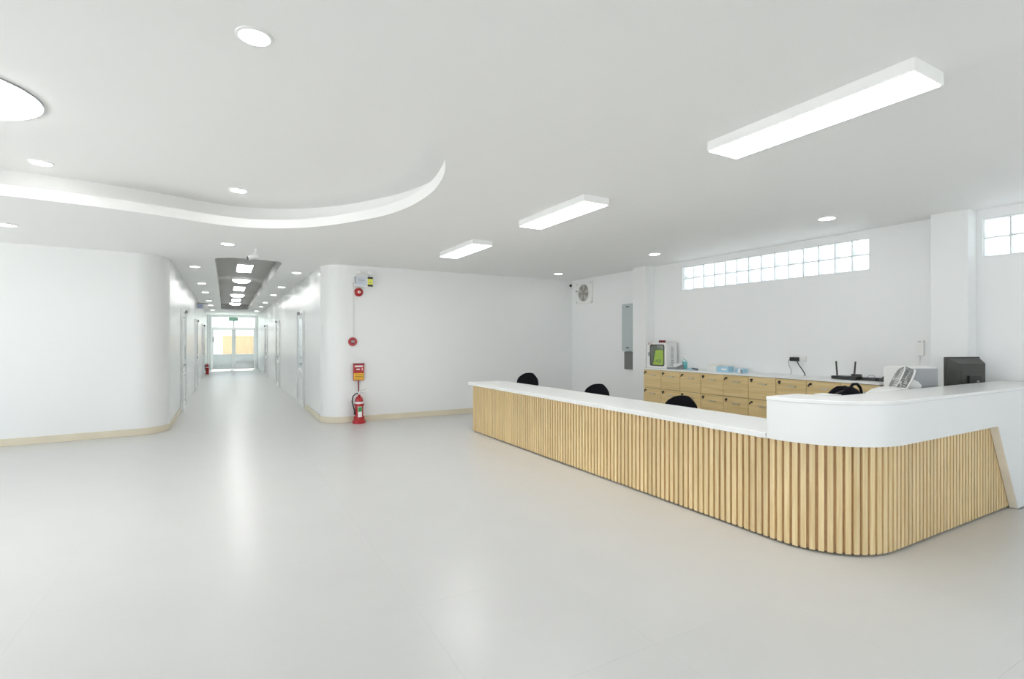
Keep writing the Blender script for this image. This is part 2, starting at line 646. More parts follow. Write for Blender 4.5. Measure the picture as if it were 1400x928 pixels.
b = B()
flat(b.bm, [[(-6.2, -4.2), (7.0, -4.2), (7.0, 30.2), (-6.2, 30.2)], tray, rec], CEIL)
ceil = b.obj('ceiling', 'ceiling_paint', smooth=False)
tag(ceil, 'white plastered ceiling with a curved raised tray', 'ceiling', kind='structure')
b = B()
band(b.bm, tray, CEIL, tray, CEIL + 0.105)
band(b.bm, tray, CEIL + 0.105, tray_out, CEIL + 0.105)
lip = b.obj('tray_lip', 'ceiling_paint', ceil)
b = B()
band(b.bm, tray_out, CEIL + 0.105, tray_out, TRAY)
flat(b.bm, [tray_out], TRAY)
b.obj('tray_panel', 'ceiling_paint', ceil)
b = B()
band(b.bm, rec, CEIL, rec, 3.0)
flat(b.bm, [rec], 3.0)
o = b.obj('corridor_recess', 'recess_grey', ceil)
o['label'] = 'grey painted recess in the corridor ceiling'

# ------------------------------------------------------------------ reception counter
CX, RY, RC = 3.47, 1.775, 0.515          # slat face: front plane, side plane, corner radius
ACX, ACY = CX + RC, RY + RC
YL = 7.48


def counter_line(d, y_start=YL, x_end=5.95, n=16):
    """plan line of the slat face, moved outwards by d"""
    return [(CX - d, y_start)] + arc(ACX, ACY, RC + d, 180, 270, n) + [(x_end, RY - d)]


counter = thing('reception_counter', 'long white reception counter clad in upright oak slats with rounded corner', 'counter', (ACX, ACY, 0))
OX, OY = ACX, ACY


def rel(pts):
    return [(p[0] - OX, p[1] - OY) for p in pts]


B().ribbon(rel(counter_line(-0.0185, YL, 6.75)), rel(counter_line(-0.042, YL, 6.75)), 0.018, 0.745).obj('backing_panel', 'brown_backing', counter)
B().ribbon(rel(counter_line(-0.030, YL - 0.02, 6.75)), rel(counter_line(-0.05, YL - 0.02, 6.75)), 0.0, 0.018).obj('plinth', 'dark_plinth', counter)
SW, ST = 0.0345, 0.018
slat_me = B().box(-ST, 0.0, -SW / 2, SW / 2, 0.016, 0.747).mesh('slat', 'oak_slat', False)  # front face at local x = -ST
PITCH = 0.0535
straight = YL - ACY
total = straight + RC * math.pi / 2 + (5.93 - ACX)
s = SW / 2 + 0.003
while s < total:
    if s < straight:
        x, y, a = CX, YL - s, 0.0
    elif s < straight + RC * math.pi / 2:
        a = (s - straight) / RC
        x, y = ACX - RC * math.cos(a), ACY - RC * math.sin(a)
    else:
        x, y, a = ACX + (s - straight - RC * math.pi / 2), RY, math.pi / 2
    nx, ny = -math.cos(a), -math.sin(a)
    link_mesh('slat', slat_me, counter, (x - nx * ST - OX, y - ny * ST - OY, 0), a)
    s += PITCH

# low worktop, staff desk behind the ledge
poly = arc(3.40 + 0.05, 7.55 - 0.05, 0.05, 180, 90, 4) + arc(4.05 - 0.16, 7.55 - 0.16, 0.16, 90, 0, 6) + [(4.05, 2.332), (3.40, 2.332)]
B().prism(rel(poly), 0.747, 0.787).obj('low_worktop', 'white_stone', counter, bevel=0.006)
B().box(3.53 - OX, 3.98 - OX, 7.38 - OY, 7.41 - OY, 0, 0.747).obj('end_panel', 'oak_slat', counter)
desk = [p for p in arc(ACX, ACY, RC - 0.045, 180, 270, 10)] + [(6.70, RY + 0.045), (6.70, 2.26), (6.58, 2.26), (6.58, 2.72), (4.05, 2.72), (4.05, 2.33), (CX + 0.045, 2.33)]
B().prism(rel(desk), 0.747, 0.785).obj('staff_desk', 'white_laminate', counter)
for x in (4.10, 5.30, 6.50):
    B().box(x - OX, x + 0.025 - OX, 1.85 - OY, 2.62 - OY, 0, 0.747).obj('desk_support', 'white_laminate', counter)
for y in (4.2, 5.8):
    B().box(3.53 - OX, 3.98 - OX, y - OY, y + 0.025 - OY, 0, 0.747).obj('desk_support', 'white_laminate', counter)
# raised white ledge
FO = 0.062
fo, fi = counter_line(FO, 2.325, 5.53, 24), counter_line(0.004, 2.325, 5.53, 24)
f = B().ribbon(rel(fo), rel(fi), 0.750, 1.026)
yo, yi = RY - FO, RY - 0.004
f.prism([(5.53 - OX, 0.750), (5.95 - OX, 0.012), (6.78 - OX, 0.012), (6.78 - OX, 1.026), (5.53 - OX, 1.026)], yo - OY, yi - OY, 'y')
fas = f.obj('ledge_front', 'white_laminate', counter)
e = B().prism([(5.528 - OX, 0.746), (5.950 - OX, 0.004), (5.952 - OX, 0.012), (5.532 - OX, 0.750)], yo + 0.004 - OY, yi - OY, 'y').obj('edge_band', 'cream_edge', fas)
e['label'] = 'cream coloured slanted edge band'
B().box(5.97 - OX, 6.77 - OX, yo + 0.02 - OY, yi - OY, 0.0, 0.012).obj('panel_foot', 'dark_plinth', counter)
to = counter_line(FO + 0.004, 2.33, 6.78, 24)
ti = [(CX - FO + 0.335, 2.33)] + arc(ACX, ACY, RC + FO - 0.375, 180, 270, 24) + [(6.78, RY - FO + 0.375)]
B().ribbon(rel(to), rel(ti), 1.026, 1.052).obj('ledge_top', 'white_stone', counter, bevel=0.005)
B().box(CX - 0.002 - OX, CX - FO + 0.335 - OX, 2.29 - OY, 2.326 - OY, 0.787, 1.026).obj('ledge_end', 'white_laminate', counter)
li = [(CX - FO + 0.315, 2.29)] + arc(ACX, ACY, RC + FO - 0.355, 180, 270, 16) + [(6.55, RY - FO + 0.355)]
B().ribbon(rel(offset_line(li, -0.015)), rel(li), 0.785, 1.026).obj('ledge_back', 'white_laminate', counter)

# ------------------------------------------------------------------ drawer cabinets
CF, CY0, CP = 6.35, 6.652, 0.4085
drw = B().rbox(-0.018, 0.0, -CP / 2 + 0.003, CP / 2 - 0.003, -0.151, 0.151, 0.002, 'x', 2).mesh('drawer_front', 'oak_drawer', False)
hb = B().box(-0.030, -0.024, -0.055, 0.055, -0.005, 0.005).box(-0.03, 0.0, -0.055, -0.048, -0.004, 0.004).box(-0.03, 0.0, 0.048, 0.055, -0.004, 0.004).mesh('handle', 'brushed_steel', False)
lk = B().cyl((-0.008, 0, 0), (0.0, 0, 0), 0.014, seg=14).mesh('lock', 'black_plastic')
ky = B().cyl((-0.03, 0, 0), (-0.008, 0, 0), 0.004, seg=8).box(-0.034, -0.030, -0.012, 0.006, -0.035, 0.010).mesh('key', 'black_plastic', False)
cab_words = ['narrow single-column oak drawer cabinet below the white defibrillator box', 'two-column oak drawer cabinet below the teal pump bottle',
             'two-column oak drawer cabinet below the pale blue boxes', 'two-column oak drawer cabinet below the wall socket with black adapter', 'two-column oak drawer cabinet below the black router']
col0 = 0
for u, ncol in enumerate((1, 2, 2, 2, 2)):
    y1 = CY0 - col0 * CP
    y0 = y1 - ncol * CP
    cab = thing('drawer_cabinet', cab_words[u], 'cabinet', (CF, (y0 + y1) / 2, 0), group='oak drawer cabinets along the right wall')
    hw = ncol * CP / 2
    B().box(0.019, 0.448, -hw + 0.001, hw - 0.001, 0.03, 0.958).obj('body', 'cabinet_shadow_gap', cab)
    B().box(0.05, 0.44, -hw + 0.01, hw - 0.01, 0.0, 0.03).obj('plinth', 'dark_plinth', cab)
    for c in range(ncol):
        yc = hw - (c + 0.5) * CP
        for r in range(3):
            zc = 0.958 - 0.155 - r * 0.309
            d = link_mesh('drawer', drw, cab, (0.018, yc, zc))
            link_mesh('handle', hb, d, (-0.018, -0.02, 0.065))
            l = link_mesh('lock', lk, d, (-0.018, CP / 2 - 0.055, 0.112))
            k = link_mesh('key', ky, d, (-0.018, CP / 2 - 0.055, 0.112))
            k.rotation_euler = (math.radians(random.choice((-25, 0, 20, 35))), 0, 0)
    col0 += ncol
o = B().box(6.335, 6.797, CY0 - 9 * CP - 0.01, CY0 + 0.01, 0.960, 0.986).obj('worktop', 'white_laminate', bevel=0.003)
tag(o, 'thin white worktop running over the oak drawer cabinets', 'worktop')
ZW = 0.986

# ------------------------------------------------------------------ office chairs
def make_chair():
    t = thing('office_chair', '', 'chair', group='black office chairs behind the counter')
    # local: faces -x, origin on the floor
    bk = B()
    n, mrow = 14, 10
    rows_f, rows_b = [], []
    for j in range(mrow + 1):
        v = j / mrow
        z = 0.50 + 0.36 * v
        wid = 0.225 * (1 - max(0, (v - 0.35) / 0.65) ** 4 * 0.42) * (0.86 + 0.14 * min(1, v * 3))
        lean = 0.20 + 0.05 * v
        rf, rb = [], []
        for i in range(n + 1):
            u_ = -1 + 2 * i / n
            cur = 0.05 * (1 - u_ * u_)
            th = 0.03 * (1 - 0.75 * abs(u_) ** 3) * (1 - 0.7 * max(0, (v - 0.8) / 0.2) ** 2) + 0.006
            zz = z - 0.035 * (abs(u_) ** 3) * max(0, (v - 0.4) / 0.6)
            rf.append(bk.bm.verts.new((lean + cur - 0.05 - th, u_ * wid, zz)))
            rb.append(bk.bm.verts.new((lean + cur - 0.05 + th, u_ * wid, zz)))
        rows_f.append(rf)
        rows_b.append(rb)
    for R in (rows_f, rows_b):
        for j in range(mrow):
            for i in range(n):
                bk.bm.faces.new((R[j][i], R[j][i + 1], R[j + 1][i + 1], R[j + 1][i]))
    for j in range(mrow):
        for i in (0, n):
            bk.bm.faces.new((rows_f[j][i], rows_f[j + 1][i], rows_b[j + 1][i], rows_b[j][i]))
    for i in range(n):
        for j in (0, mrow):
            bk.bm.faces.new((rows_f[j][i], rows_f[j][i + 1], rows_b[j][i + 1], rows_b[j][i]))
    bk.obj('backrest', 'black_fabric', t)
    B().rbox(-0.24, 0.21, -0.235, 0.235, 0.42, 0.49, 0.09, 'z', 6).obj('seat', 'black_fabric', t, bevel=0.02)
    B().sweep([(0.05, 0, 0.41), (0.18, 0, 0.41), (0.235, 0, 0.45), (0.245, 0, 0.60)], [0.022] * 4, 10).obj('back_bracket', 'black_plastic', t)
    B().cyl((0, 0, 0.10), (0, 0, 0.41), 0.028).obj('gas_column', 'charcoal_plastic', t)
    for k in range(5):
        a = 2 * math.pi * k / 5 + 0.3
        c_, s_ = math.cos(a), math.sin(a)
        B().sweep([(0, 0, 0.12), (0.15 * c_, 0.15 * s_, 0.10), (0.28 * c_, 0.28 * s_, 0.075)], [0.028, 0.022, 0.016], 8).obj('leg', 'black_plastic', t)
        B().cyl((0.28 * c_ - 0.018 * s_, 0.28 * s_ + 0.018 * c_, 0.028), (0.28 * c_ + 0.018 * s_, 0.28 * s_ - 0.018 * c_, 0.028), 0.028, seg=14).obj('caster', 'charcoal_plastic', t)
    for sy in (-1, 1):
        B().sweep([(0.02, sy * 0.20, 0.43), (0.02, sy * 0.27, 0.45), (0.02, sy * 0.275, 0.64)], [0.012] * 3, 8).obj('arm_post', 'black_plastic', t)
        B().rbox(-0.12, 0.12, sy * 0.275 - 0.028, sy * 0.275 + 0.028, 0.64, 0.665, 0.02, 'z', 4).obj('armrest', 'black_plastic', t)
    return t


ch = make_chair()
ch.location = (4.34, 7.44, 0.0)
ch.rotation_euler = (0, 0, math.radians(22))
ch['label'] = 'black office chair farthest from the raised ledge, nearest the back wall'
ch2 = dup(ch, (4.32, 5.60, 0.0), math.radians(10), 'middle black office chair of the three behind the low counter')
ch3 = dup(ch, (4.30, 4.10, 0.0), math.radians(4), 'black office chair nearest the raised white ledge, in front of the oak drawers')
ch.scale = (1, 1, 1.05)
ch2.scale = (1, 1, 0.99)
ch3.scale = (1, 1, 0.965)

# ------------------------------------------------------------------ ceiling lights
GR_P = 'rectangular ceiling panel lights'


def panel_light(x, y, z, label, w=0.30, l=1.20, h=0.07, group=GR_P):
    t = thing('panel_light', label, 'ceiling light', (x, y, z - h), group=group)
    B().box(-w / 2, w / 2, -l / 2, l / 2, 0.004, h).obj('housing', 'lamp_trim', t, bevel=0.004)
    B().box(-w / 2 + 0.012, w / 2 - 0.012, -l / 2 + 0.012, l / 2 - 0.012, 0.0, 0.006).obj('diffuser', 'panel_glow', t)


panel_light(3.0, 1.783, CEIL, 'nearest long panel light above the counter corner')
panel_light(3.02, 4.375, CEIL, 'middle panel light of the three in the main room')
panel_light(3.0, 6.76, CEIL, 'farthest panel light of the main room, toward the back wall')
for k, y in enumerate((12.2, 17.0, 21.8)):
    panel_light(0.355, y, 3.0, '%s panel light in the grey corridor ceiling recess' % ('nearest', 'middle', 'farthest')[k], h=0.03, group='panel lights in the corridor recess')
dome_p = [(0.0, -0.075), (0.07, -0.072), (0.13, -0.06), (0.175, -0.04), (0.195, -0.015), (0.198, 0.0)]
for k, y in enumerate((14.6, 19.4, 23.8)):
    t = thing('dome_light', '%s round dome light in the corridor ceiling recess' % ('nearest', 'middle', 'farthest')[k], 'ceiling light', (0.355, y, 3.0), group='dome lights in the corridor recess')
    B().lathe([(0.0, 0.0), (0.22, 0.0), (0.22, -0.018), (0.20, -0.022), (0.0, -0.022)][::-1]).obj('base_ring', 'lamp_trim', t)
    B().lathe([(r, z - 0.02) for r, z in dome_p]).obj('shade', 'panel_glow', t)

dl_trim = B().lathe([(0.078, -0.010), (0.092, -0.006), (0.095, 0.0), (0.078, 0.0), (0.078, -0.010)]).mesh('trim_ring', 'lamp_trim')
dl_lens = B().lathe([(0.0, -0.006), (0.079, -0.006), (0.079, -0.001)]).mesh('lens', 'downlight_glow')


def downlight(x, y, z, label, group):
    t = thing('downlight', label, 'downlight', (x, y, z), group=group)
    link_mesh('trim_ring', dl_trim, t)
    link_mesh('lens', dl_lens, t)


for k, y in enumerate((10.9, 14.0, 16.5, 19.9, 22.4, 25.75)):
    downlight(-0.48, y, CEIL, '%s recessed downlight along the left side of the corridor ceiling' % ORD[k], 'corridor downlights left row')
    downlight(1.23, y, CEIL, '%s recessed downlight along the right side of the corridor ceiling' % ORD[k], 'corridor downlights right row')
downlight(-2.208, 8.05, CEIL, 'small downlight at the left picture edge between tray and left wall', 'main room downlights')
downlight(0.027, 8.13, CEIL, 'small downlight between the curved tray and the corridor recess', 'main room downlights')
downlight(5.77, 3.22, CEIL, 'downlight above the right end of the long glass block window', 'main room downlights')
downlight(5.81, 5.85, CEIL, 'downlight near the left end of the long glass block window', 'main room downlights')
downlight(5.83, 8.50, CEIL, 'downlight nearest the exhaust fan', 'main room downlights')
downlight(0.138, 3.10, TRAY, 'large looking nearest downlight inside the curved ceiling tray', 'tray downlights')
downlight(0.126, 6.35, TRAY, 'downlight inside the tray above its curved bulge', 'tray downlights')
downlight(-1.485, 6.26, TRAY, 'downlight inside the tray beside the big round lamp', 'tray downlights')
t = thing('round_lamp', 'big round glowing disc lamp inside the curved ceiling tray', 'ceiling light', (-1.60, 4.69, TRAY))
B().lathe([(0.47, -0.012), (0.495, -0.012), (0.495, 0.0), (0.0, 0.0)], 48).obj('rim', 'grey_plastic', t)
B().lathe([(0.0, -0.03), (0.40, -0.03), (0.465, -0.024), (0.485, -0.012)], 48).obj('diffuser', 'panel_glow', t)

# ------------------------------------------------------------------ corridor doors
def corridor_door(n, side, y0, label, w=1.05, h=2.05):
    """side -1: left wall, +1: right wall; y0 near jamb; local x points into the corridor"""
    x = CL if side < 0 else CR
    t = thing('door_%d' % n, label, 'door', (x, y0 + w / 2, 0), math.pi if side > 0 else 0.0, kind='structure')
    near = -1 if side < 0 else 1      # local y of the near jamb
    j = 0.055
    B().box(0.0, 0.05, -w / 2, -w / 2 + j, 0, h).box(0.0, 0.05, w / 2 - j, w / 2, 0, h).box(0.0, 0.055, -w / 2 - 0.01, w / 2 + 0.01, h - 0.002, h + j).box(0.0, 0.045, -w / 2 + j, w / 2 - j, 0, 0.03).obj('frame', 'white_frame', t, bevel=0.003)
    iw = w / 2 - j
    far = -near * iw
    B().box(0.0, 0.032, min(far, far + near * 0.035), max(far, far + near * 0.035), 0.03, h - 0.002).obj('reveal_shade', 'mid_grey', t)  # mid-grey strip standing in for the shade in the far jamb reveal
    a0, a1 = sorted((near * (iw - 0.005), far + near * 0.035))
    st = 0.075
    leaf = B().box(0.004, 0.036, a0, a0 + st, 0.035, h - 0.006).box(0.004, 0.036, a1 - st, a1, 0.035, h - 0.006)
    leaf.box(0.004, 0.036, a0 + st, a1 - st, 0.035, 0.14).box(0.004, 0.036, a0 + st, a1 - st, 0.74, 0.83).box(0.004, 0.036, a0 + st, a1 - st, h - 0.09, h - 0.006)
    lf = leaf.obj('leaf', 'white_frame', t, bevel=0.002)
    B().box(0.008, 0.022, a0 + st, a1 - st, 0.83, h - 0.09).obj('glass_pane', 'frost_pane', t)
    B().box(0.008, 0.024, a0 + st, a1 - st, 0.14, 0.74).obj('lower_panel', 'lower_panel', t)
    yh = near * (iw - 0.045)
    B().sweep([(0.036, yh, 1.08), (0.075, yh, 1.09), (0.085, yh, 1.12), (0.085, yh, 1.30), (0.075, yh, 1.33), (0.036, yh, 1.34)], 0.009, 8).obj('handle', 'brushed_steel', t)
    q = B().rbox(0.036, 0.046, yh - 0.025, yh + 0.025, 0.90, 0.99, 0.012, 'x', 4)
    q.sweep([(0.046, yh, 0.955), (0.08, yh, 0.955), (0.085, yh - near * 0.02, 0.955), (0.085, yh - near * 0.09, 0.955)], 0.008, 8)
    q.obj('lock_lever', 'black_plastic', t)
    B().box(0.05, 0.10, -0.10, 0.12, h - 0.01, h + 0.045).obj('door_closer', 'mid_grey' if n % 3 else 'black_plastic', t)


names = ('nearest', 'middle', 'farthest')
for k, y in enumerate((11.86, 17.55, 23.0)):
    corridor_door(1 + k, 1, y, '%s white glazed door on the right side of the corridor' % names[k])
for k, y in enumerate((12.43, 18.0, 23.3)):
    corridor_door(4 + k, -1, y, '%s white glazed door on the left side of the corridor' % names[k])

# end double door with transom
t = thing('door_7', 'white double door with glazed upper halves closing the corridor', 'door', (0.38, YE, 0), kind='structure')
fr = B().box(-1.04, -0.97, 0.0, 0.12, 0, 2.72).box(0.97, 1.04, 0.0, 0.12, 0, 2.72).box(-0.97, 0.97, 0, 0.12, 2.66, 2.72).box(-0.97, 0.97, 0.0, 0.12, 2.08, 2.15).box(-0.035, 0.035, 0.0, 0.12, 2.15, 2.66)
fr.obj('frame', 'white_frame', t, bevel=0.004)
for x0, x1 in ((-0.97, -0.035), (0.035, 0.97)):
    B().box(x0, x1, 0.05, 0.056, 2.15, 2.66).obj('transom_pane', 'clear_glass', t)
for q, (x0, x1) in enumerate(((-0.965, -0.03), (0.03, 0.965))):
    lf = B().box(x0, x0 + 0.06, 0.03, 0.075, 0.01, 2.07).box(x1 - 0.06, x1, 0.03, 0.075, 0.01, 2.07).box(x0 + 0.06, x1 - 0.06, 0.03, 0.075, 0.01, 0.08).box(x0 + 0.06, x1 - 0.06, 0.03, 0.075, 0.71, 0.78).box(x0 + 0.06, x1 - 0.06, 0.03, 0.075, 2.01, 2.07).obj('leaf', 'white_frame', t, bevel=0.003)
    B().box(x0 + 0.06, x1 - 0.06, 0.048, 0.054, 0.78, 2.01).obj('glass_pane', 'clear_glass', lf)
    B().box(x0 + 0.06, x1 - 0.06, 0.045, 0.06, 0.08, 0.71).obj('lower_panel', 'lower_panel', lf)
    if q == 1:
        B().box(x0 + 0.05, x1 - 0.05, 0.022, 0.030, 0.03, 0.40).obj('kick_plate', 'brushed_steel', lf)
    else:
        B().box(x0 + 0.02, x0 + 0.09, 0.0, 0.03, 1.40, 1.65).obj('handle_plate', 'grey_plastic', lf)
B().box(-0.03, 0.03, 0.02, 0.08, 0.01, 2.07).obj('meeting_stile', 'white_frame', t)

# end jamb trims
for n, x in ((5, CL + 0.045), (6, CR - 0.035)):
    o = B().box(x - 0.035, x + 0.03, YE - 0.10, YE - 0.002, 0, CEIL).obj('trim_%d' % n, 'white_frame')
    tag(o, 'white post in the %s corner at the corridor end' % ('left' if n == 5 else 'right'), 'post', kind='structure')

# ------------------------------------------------------------------ outside, seen through the end door
o = B().box(-60, 60, -60, 90, -0.30, -0.12).obj('paved_ground', 'concrete')
tag(o, 'pale paved ground outside the building', 'ground', kind='structure')
o = B().box(-0.15, 6.5, 38.0, 38.3, -0.12, 1.72).box(-0.2, 6.55, 37.96, 38.34, 1.72, 1.79).obj('garden_wall', 'peach_render')
tag(o, 'peach rendered low wall outside the end door', 'wall')
o = B().box(-9, 9, 43.0, 43.3, -0.12, 3.4).box(-9.05, 9.05, 42.95, 43.35, 3.4, 3.5).obj('boundary_wall', 'white_render')
tag(o, 'white wall standing beyond the peach wall outside', 'wall')

# ------------------------------------------------------------------ fire equipment on the back wall
def extinguisher_parts(t):
    B().lathe([(0.0, 0.075), (0.07, 0.075), (0.072, 0.09), (0.072, 0.40), (0.066, 0.44), (0.045, 0.475), (0.022, 0.49), (0.022, 0.515), (0.0, 0.515)]).obj('cylinder', 'red_paint', t)
    B().lathe([(0.073, 0.355), (0.0735, 0.357), (0.0735, 0.39), (0.073, 0.392)]).obj('band', 'white_print', t)
    B().cyl((0, 0, 0.505), (0, 0, 0.55), 0.02, seg=12).obj('valve', 'chrome', t)
    B().sweep([(-0.01, 0, 0.545), (0.04, -0.01, 0.55), (0.13, -0.02, 0.535)], [0.007, 0.006, 0.005], 8).obj('lever', 'chrome', t)
    B().sweep([(-0.01, 0, 0.56), (0.05, -0.01, 0.585), (0.12, -0.02, 0.62)], [0.007, 0.006, 0.005], 8).obj('lever', 'chrome', t)
    B().sweep([(-0.01, 0, 0.535), (-0.06, -0.01, 0.535), (-0.11, -0.02, 0.49), (-0.125, -0.025, 0.40), (-0.105, -0.03, 0.31), (-0.085, -0.03, 0.24), (-0.083, -0.03, 0.17)], [0.011, 0.011, 0.011, 0.011, 0.011, 0.012, 0.017], 10).obj('hose', 'black_plastic', t)
    # curved label plates on the front (-y)
    def plate(name, m_, z0, z1, half, r):
        q = B()
        pts = [(r * math.sin(a), -r * math.cos(a)) for a in [math.radians(-half + 2 * half * i / 8) for i in range(9)]]
        pin = [(p[0] * 0.98, p[1] * 0.98) for p in pts]
        q.ribbon(pts, pin, z0, z1).obj(name, m_, t)
    plate('label_plate', 'white_print', 0.12, 0.31, 28, 0.0738)
    plate('label_print', 'green_print', 0.22, 0.30, 26, 0.0746)
    plate('label_print', 'dark_red', 0.32, 0.35, 18, 0.0746)


st_ = thing('extinguisher_stand', 'red extinguisher stand with post and red and yellow sign by the back wall', 'stand', (2.065, 9.22, 0))
B().lathe([(0.0, 0.0), (0.112, 0.0), (0.112, 0.045), (0.095, 0.06), (0.0, 0.06)]).obj('base', 'red_paint', st_)
B().lathe([(0.085, 0.05), (0.093, 0.05), (0.093, 0.115), (0.085, 0.115), (0.085, 0.05)]).obj('collar', 'red_paint', st_)
B().lathe([(0.077, 0.31), (0.086, 0.31), (0.086, 0.345), (0.077, 0.345), (0.077, 0.31)]).obj('ring', 'red_paint', st_)
B().cyl((0.012, 0.098, 0.05), (0.012, 0.098, 0.80), 0.011, seg=12).obj('post', 'dark_red', st_)
B().box(0.0, 0.024, 0.08, 0.10, 0.32, 0.335).obj('ring_bracket', 'red_paint', st_)
sg = B().box(-0.085, 0.105, 0.078, 0.088, 0.745, 1.05).obj('sign_board', 'red_paint', st_, bevel=0.003)
B().box(-0.09, 0.11, 0.075, 0.092, 1.03, 1.052).obj('sign_top_rail', 'dark_red', sg)
B().box(-0.075, 0.095, 0.0755, 0.078, 0.76, 0.875).obj('yellow_field', 'yellow_print', sg)
for z in (0.785, 0.815, 0.845):
    B().box(-0.065, 0.085, 0.0745, 0.0756, z, z + 0.008).obj('print_line', 'dark_red', sg)
B().box(-0.06, 0.08, 0.0765, 0.078, 0.985, 1.012).obj('print_heading', 'white_print', sg)
B().box(-0.03, 0.03, 0.0765, 0.078, 0.935, 0.955).obj('print_symbol', 'white_print', sg)
B().box(0.065, 0.078, 0.0765, 0.078, 0.925, 0.965).obj('print_symbol', 'white_print', sg)
ex = thing('fire_extinguisher', 'red fire extinguisher with black hose standing by the back wall', 'extinguisher', (2.065, 9.22, 0), group='fire extinguishers')
extinguisher_parts(ex)
ex.location.z = -0.012
ex2 = dup(ex, (-0.69, 26.0, -0.068), math.radians(-60), 'dark red fire extinguisher far down the corridor by the left wall')

t = thing('fire_bell', 'red round alarm bell below the emergency light', 'alarm bell', (2.088, YB - 0.002, 2.325))
RXm = Matrix.Rotation(math.radians(90), 4, 'X')
B().lathe([(0.0, 0.0), (0.05, 0.0), (0.05, 0.03), (0.0, 0.03)], m=RXm).obj('back_box', 'red_paint', t)
B().lathe([(0.0, 0.062), (0.03, 0.060), (0.062, 0.048), (0.077, 0.030), (0.078, 0.022), (0.072, 0.022), (0.0, 0.035)], m=RXm).obj('gong', 'red_paint', t)
B().lathe([(0.0, 0.069), (0.022, 0.067), (0.026, 0.060), (0.0, 0.06)], m=RXm).obj('cap', 'cream_edge', t)
B().lathe([(0.0, 0.072), (0.008, 0.071), (0.009, 0.066), (0.0, 0.066)], m=RXm).obj('bolt', 'red_paint', t)
t = thing('alarm_call_point', 'red round manual fire alarm call point under the grey conduit', 'alarm', (1.985, YB - 0.002, 1.437))
B().lathe([(0.0, 0.0), (0.077, 0.0), (0.077, 0.018), (0.068, 0.028), (0.0, 0.030)], m=RXm).obj('housing', 'red_paint', t)
B().lathe([(0.0, 0.034), (0.040, 0.034), (0.044, 0.028), (0.0, 0.028)], m=RXm).obj('push_disc', 'dark_red', t)
B().box(-0.03, 0.03, -0.0355, -0.0335, 0.008, 0.016).obj('print_line', 'white_print', t)
B().box(-0.03, 0.03, -0.0355, -0.0335, -0.016, -0.010).obj('print_line', 'white_print', t)
o = B().cyl((1.985, YB - 0.010, 1.512), (1.985, YB - 0.010, 2.49), 0.008, seg=8).obj('conduit', 'white_plastic')
tag(o, 'thin vertical conduit from the junction box to the red call point', 'conduit')
o = B().rbox(1.945, 2.004, YB - 0.035, YB - 0.001, 2.49, 2.56, 0.006, 'y', 3).obj('junction_box', 'white_plastic')
tag(o, 'small white junction box left of the emergency light', 'junction box')

t = thing('emergency_light', 'white emergency light with two lamp heads high on the back wall', 'emergency light', (2.175, YB - 0.002, 2.42))
B().rbox(-0.165, 0.165, -0.075, 0.0, 0.0, 0.19, 0.012, 'y', 3).obj('case', 'white_plastic', t)
B().box(-0.150, 0.045, -0.078, -0.075, 0.015, 0.175).obj('front_plate', 'pale_grey_blue', t)
B().box(-0.165, -0.15, -0.079, -0.074, 0.05, 0.185).obj('side_strip', 'mid_grey', t)
B().box(-0.11, 0.0, -0.0795, -0.0778, 0.11, 0.122).obj('print_line', 'mid_grey', t)
B().box(-0.10, -0.02, -0.0795, -0.0778, 0.075, 0.083).obj('print_line', 'mid_grey', t)
B().box(0.060, 0.150, -0.078, -0.075, 0.010, 0.18).obj('sticker', 'yellow_sticker', t)
for z in (0.010, 0.148):
    B().box(0.058, 0.152, -0.080, -0.077, z, z + 0.034).obj('sticker_bar', 'black_plastic', t)
B().box(0.085, 0.125, -0.080, -0.077, 0.075, 0.088).obj('sticker_mark', 'mid_grey', t)
for x in (-0.105, 0.10):
    B().cyl((x, -0.04, 0.19), (x, -0.04, 0.215), 0.012, seg=10).obj('lamp_neck', 'white_plastic', t)
    mm = Matrix.Translation((x, -0.045, 0.245)) @ Matrix.Rotation(math.radians(70), 4, 'X')
    B().lathe([(0.0, -0.03), (0.022, -0.026), (0.036, 0.0), (0.040, 0.028), (0.034, 0.030), (0.0, 0.024)], 20, mm).obj('lamp_head', 'white_print', t)

# ------------------------------------------------------------------ right wall: exhaust fan, boards, small devices
t = thing('exhaust_fan', 'square white exhaust fan with round grille high in the far right corner', 'fan', (XR - 0.002, 8.905, 2.49))
B().rbox(-0.035, 0.0, -0.28, 0.28, -0.235, 0.235, 0.03, 'x', 4).obj('frame', 'white_plastic', t, bevel=0.006)
RYm = Matrix.Rotation(math.radians(-90), 4, 'Y')     # lathe axis -> -x
B().lathe([(0.20, 0.034), (0.20, 0.052), (0.186, 0.052), (0.180, 0.034), (0.20, 0.034)], 40, RYm).obj('rim', 'white_plastic', t)
B().lathe([(0.0, 0.0355), (0.185, 0.0355), (0.185, 0.037)], 40, RYm).obj('dark_duct', 'fan_grey', t)
for k in range(5):
    a = 2 * math.pi * k / 5 + 0.5
    q = B()
    pts = [(0.04, -0.25), (0.10, -0.42), (0.17, -0.38), (0.175, 0.10), (0.10, 0.20), (0.04, 0.25)]
    v1 = [q.bm.verts.new((-0.041 - 0.008 * w, r * math.cos(a + w), r * math.sin(a + w))) for r, w in pts]
    v2 = [q.bm.verts.new((-0.044 - 0.008 * w, r * math.cos(a + w), r * math.sin(a + w))) for r, w in pts]
    q.bm.faces.new(v1)
    q.bm.faces.new(v2)
    for i in range(6):
        q.bm.faces.new((v1[i], v1[(i + 1) % 6], v2[(i + 1) % 6], v2[i]))
    q.obj('blade', 'fan_blade_grey', t)
B().lathe([(0.0, 0.062), (0.03, 0.060), (0.045, 0.050), (0.045, 0.036)], 24, RYm).obj('hub', 'fan_grey', t)
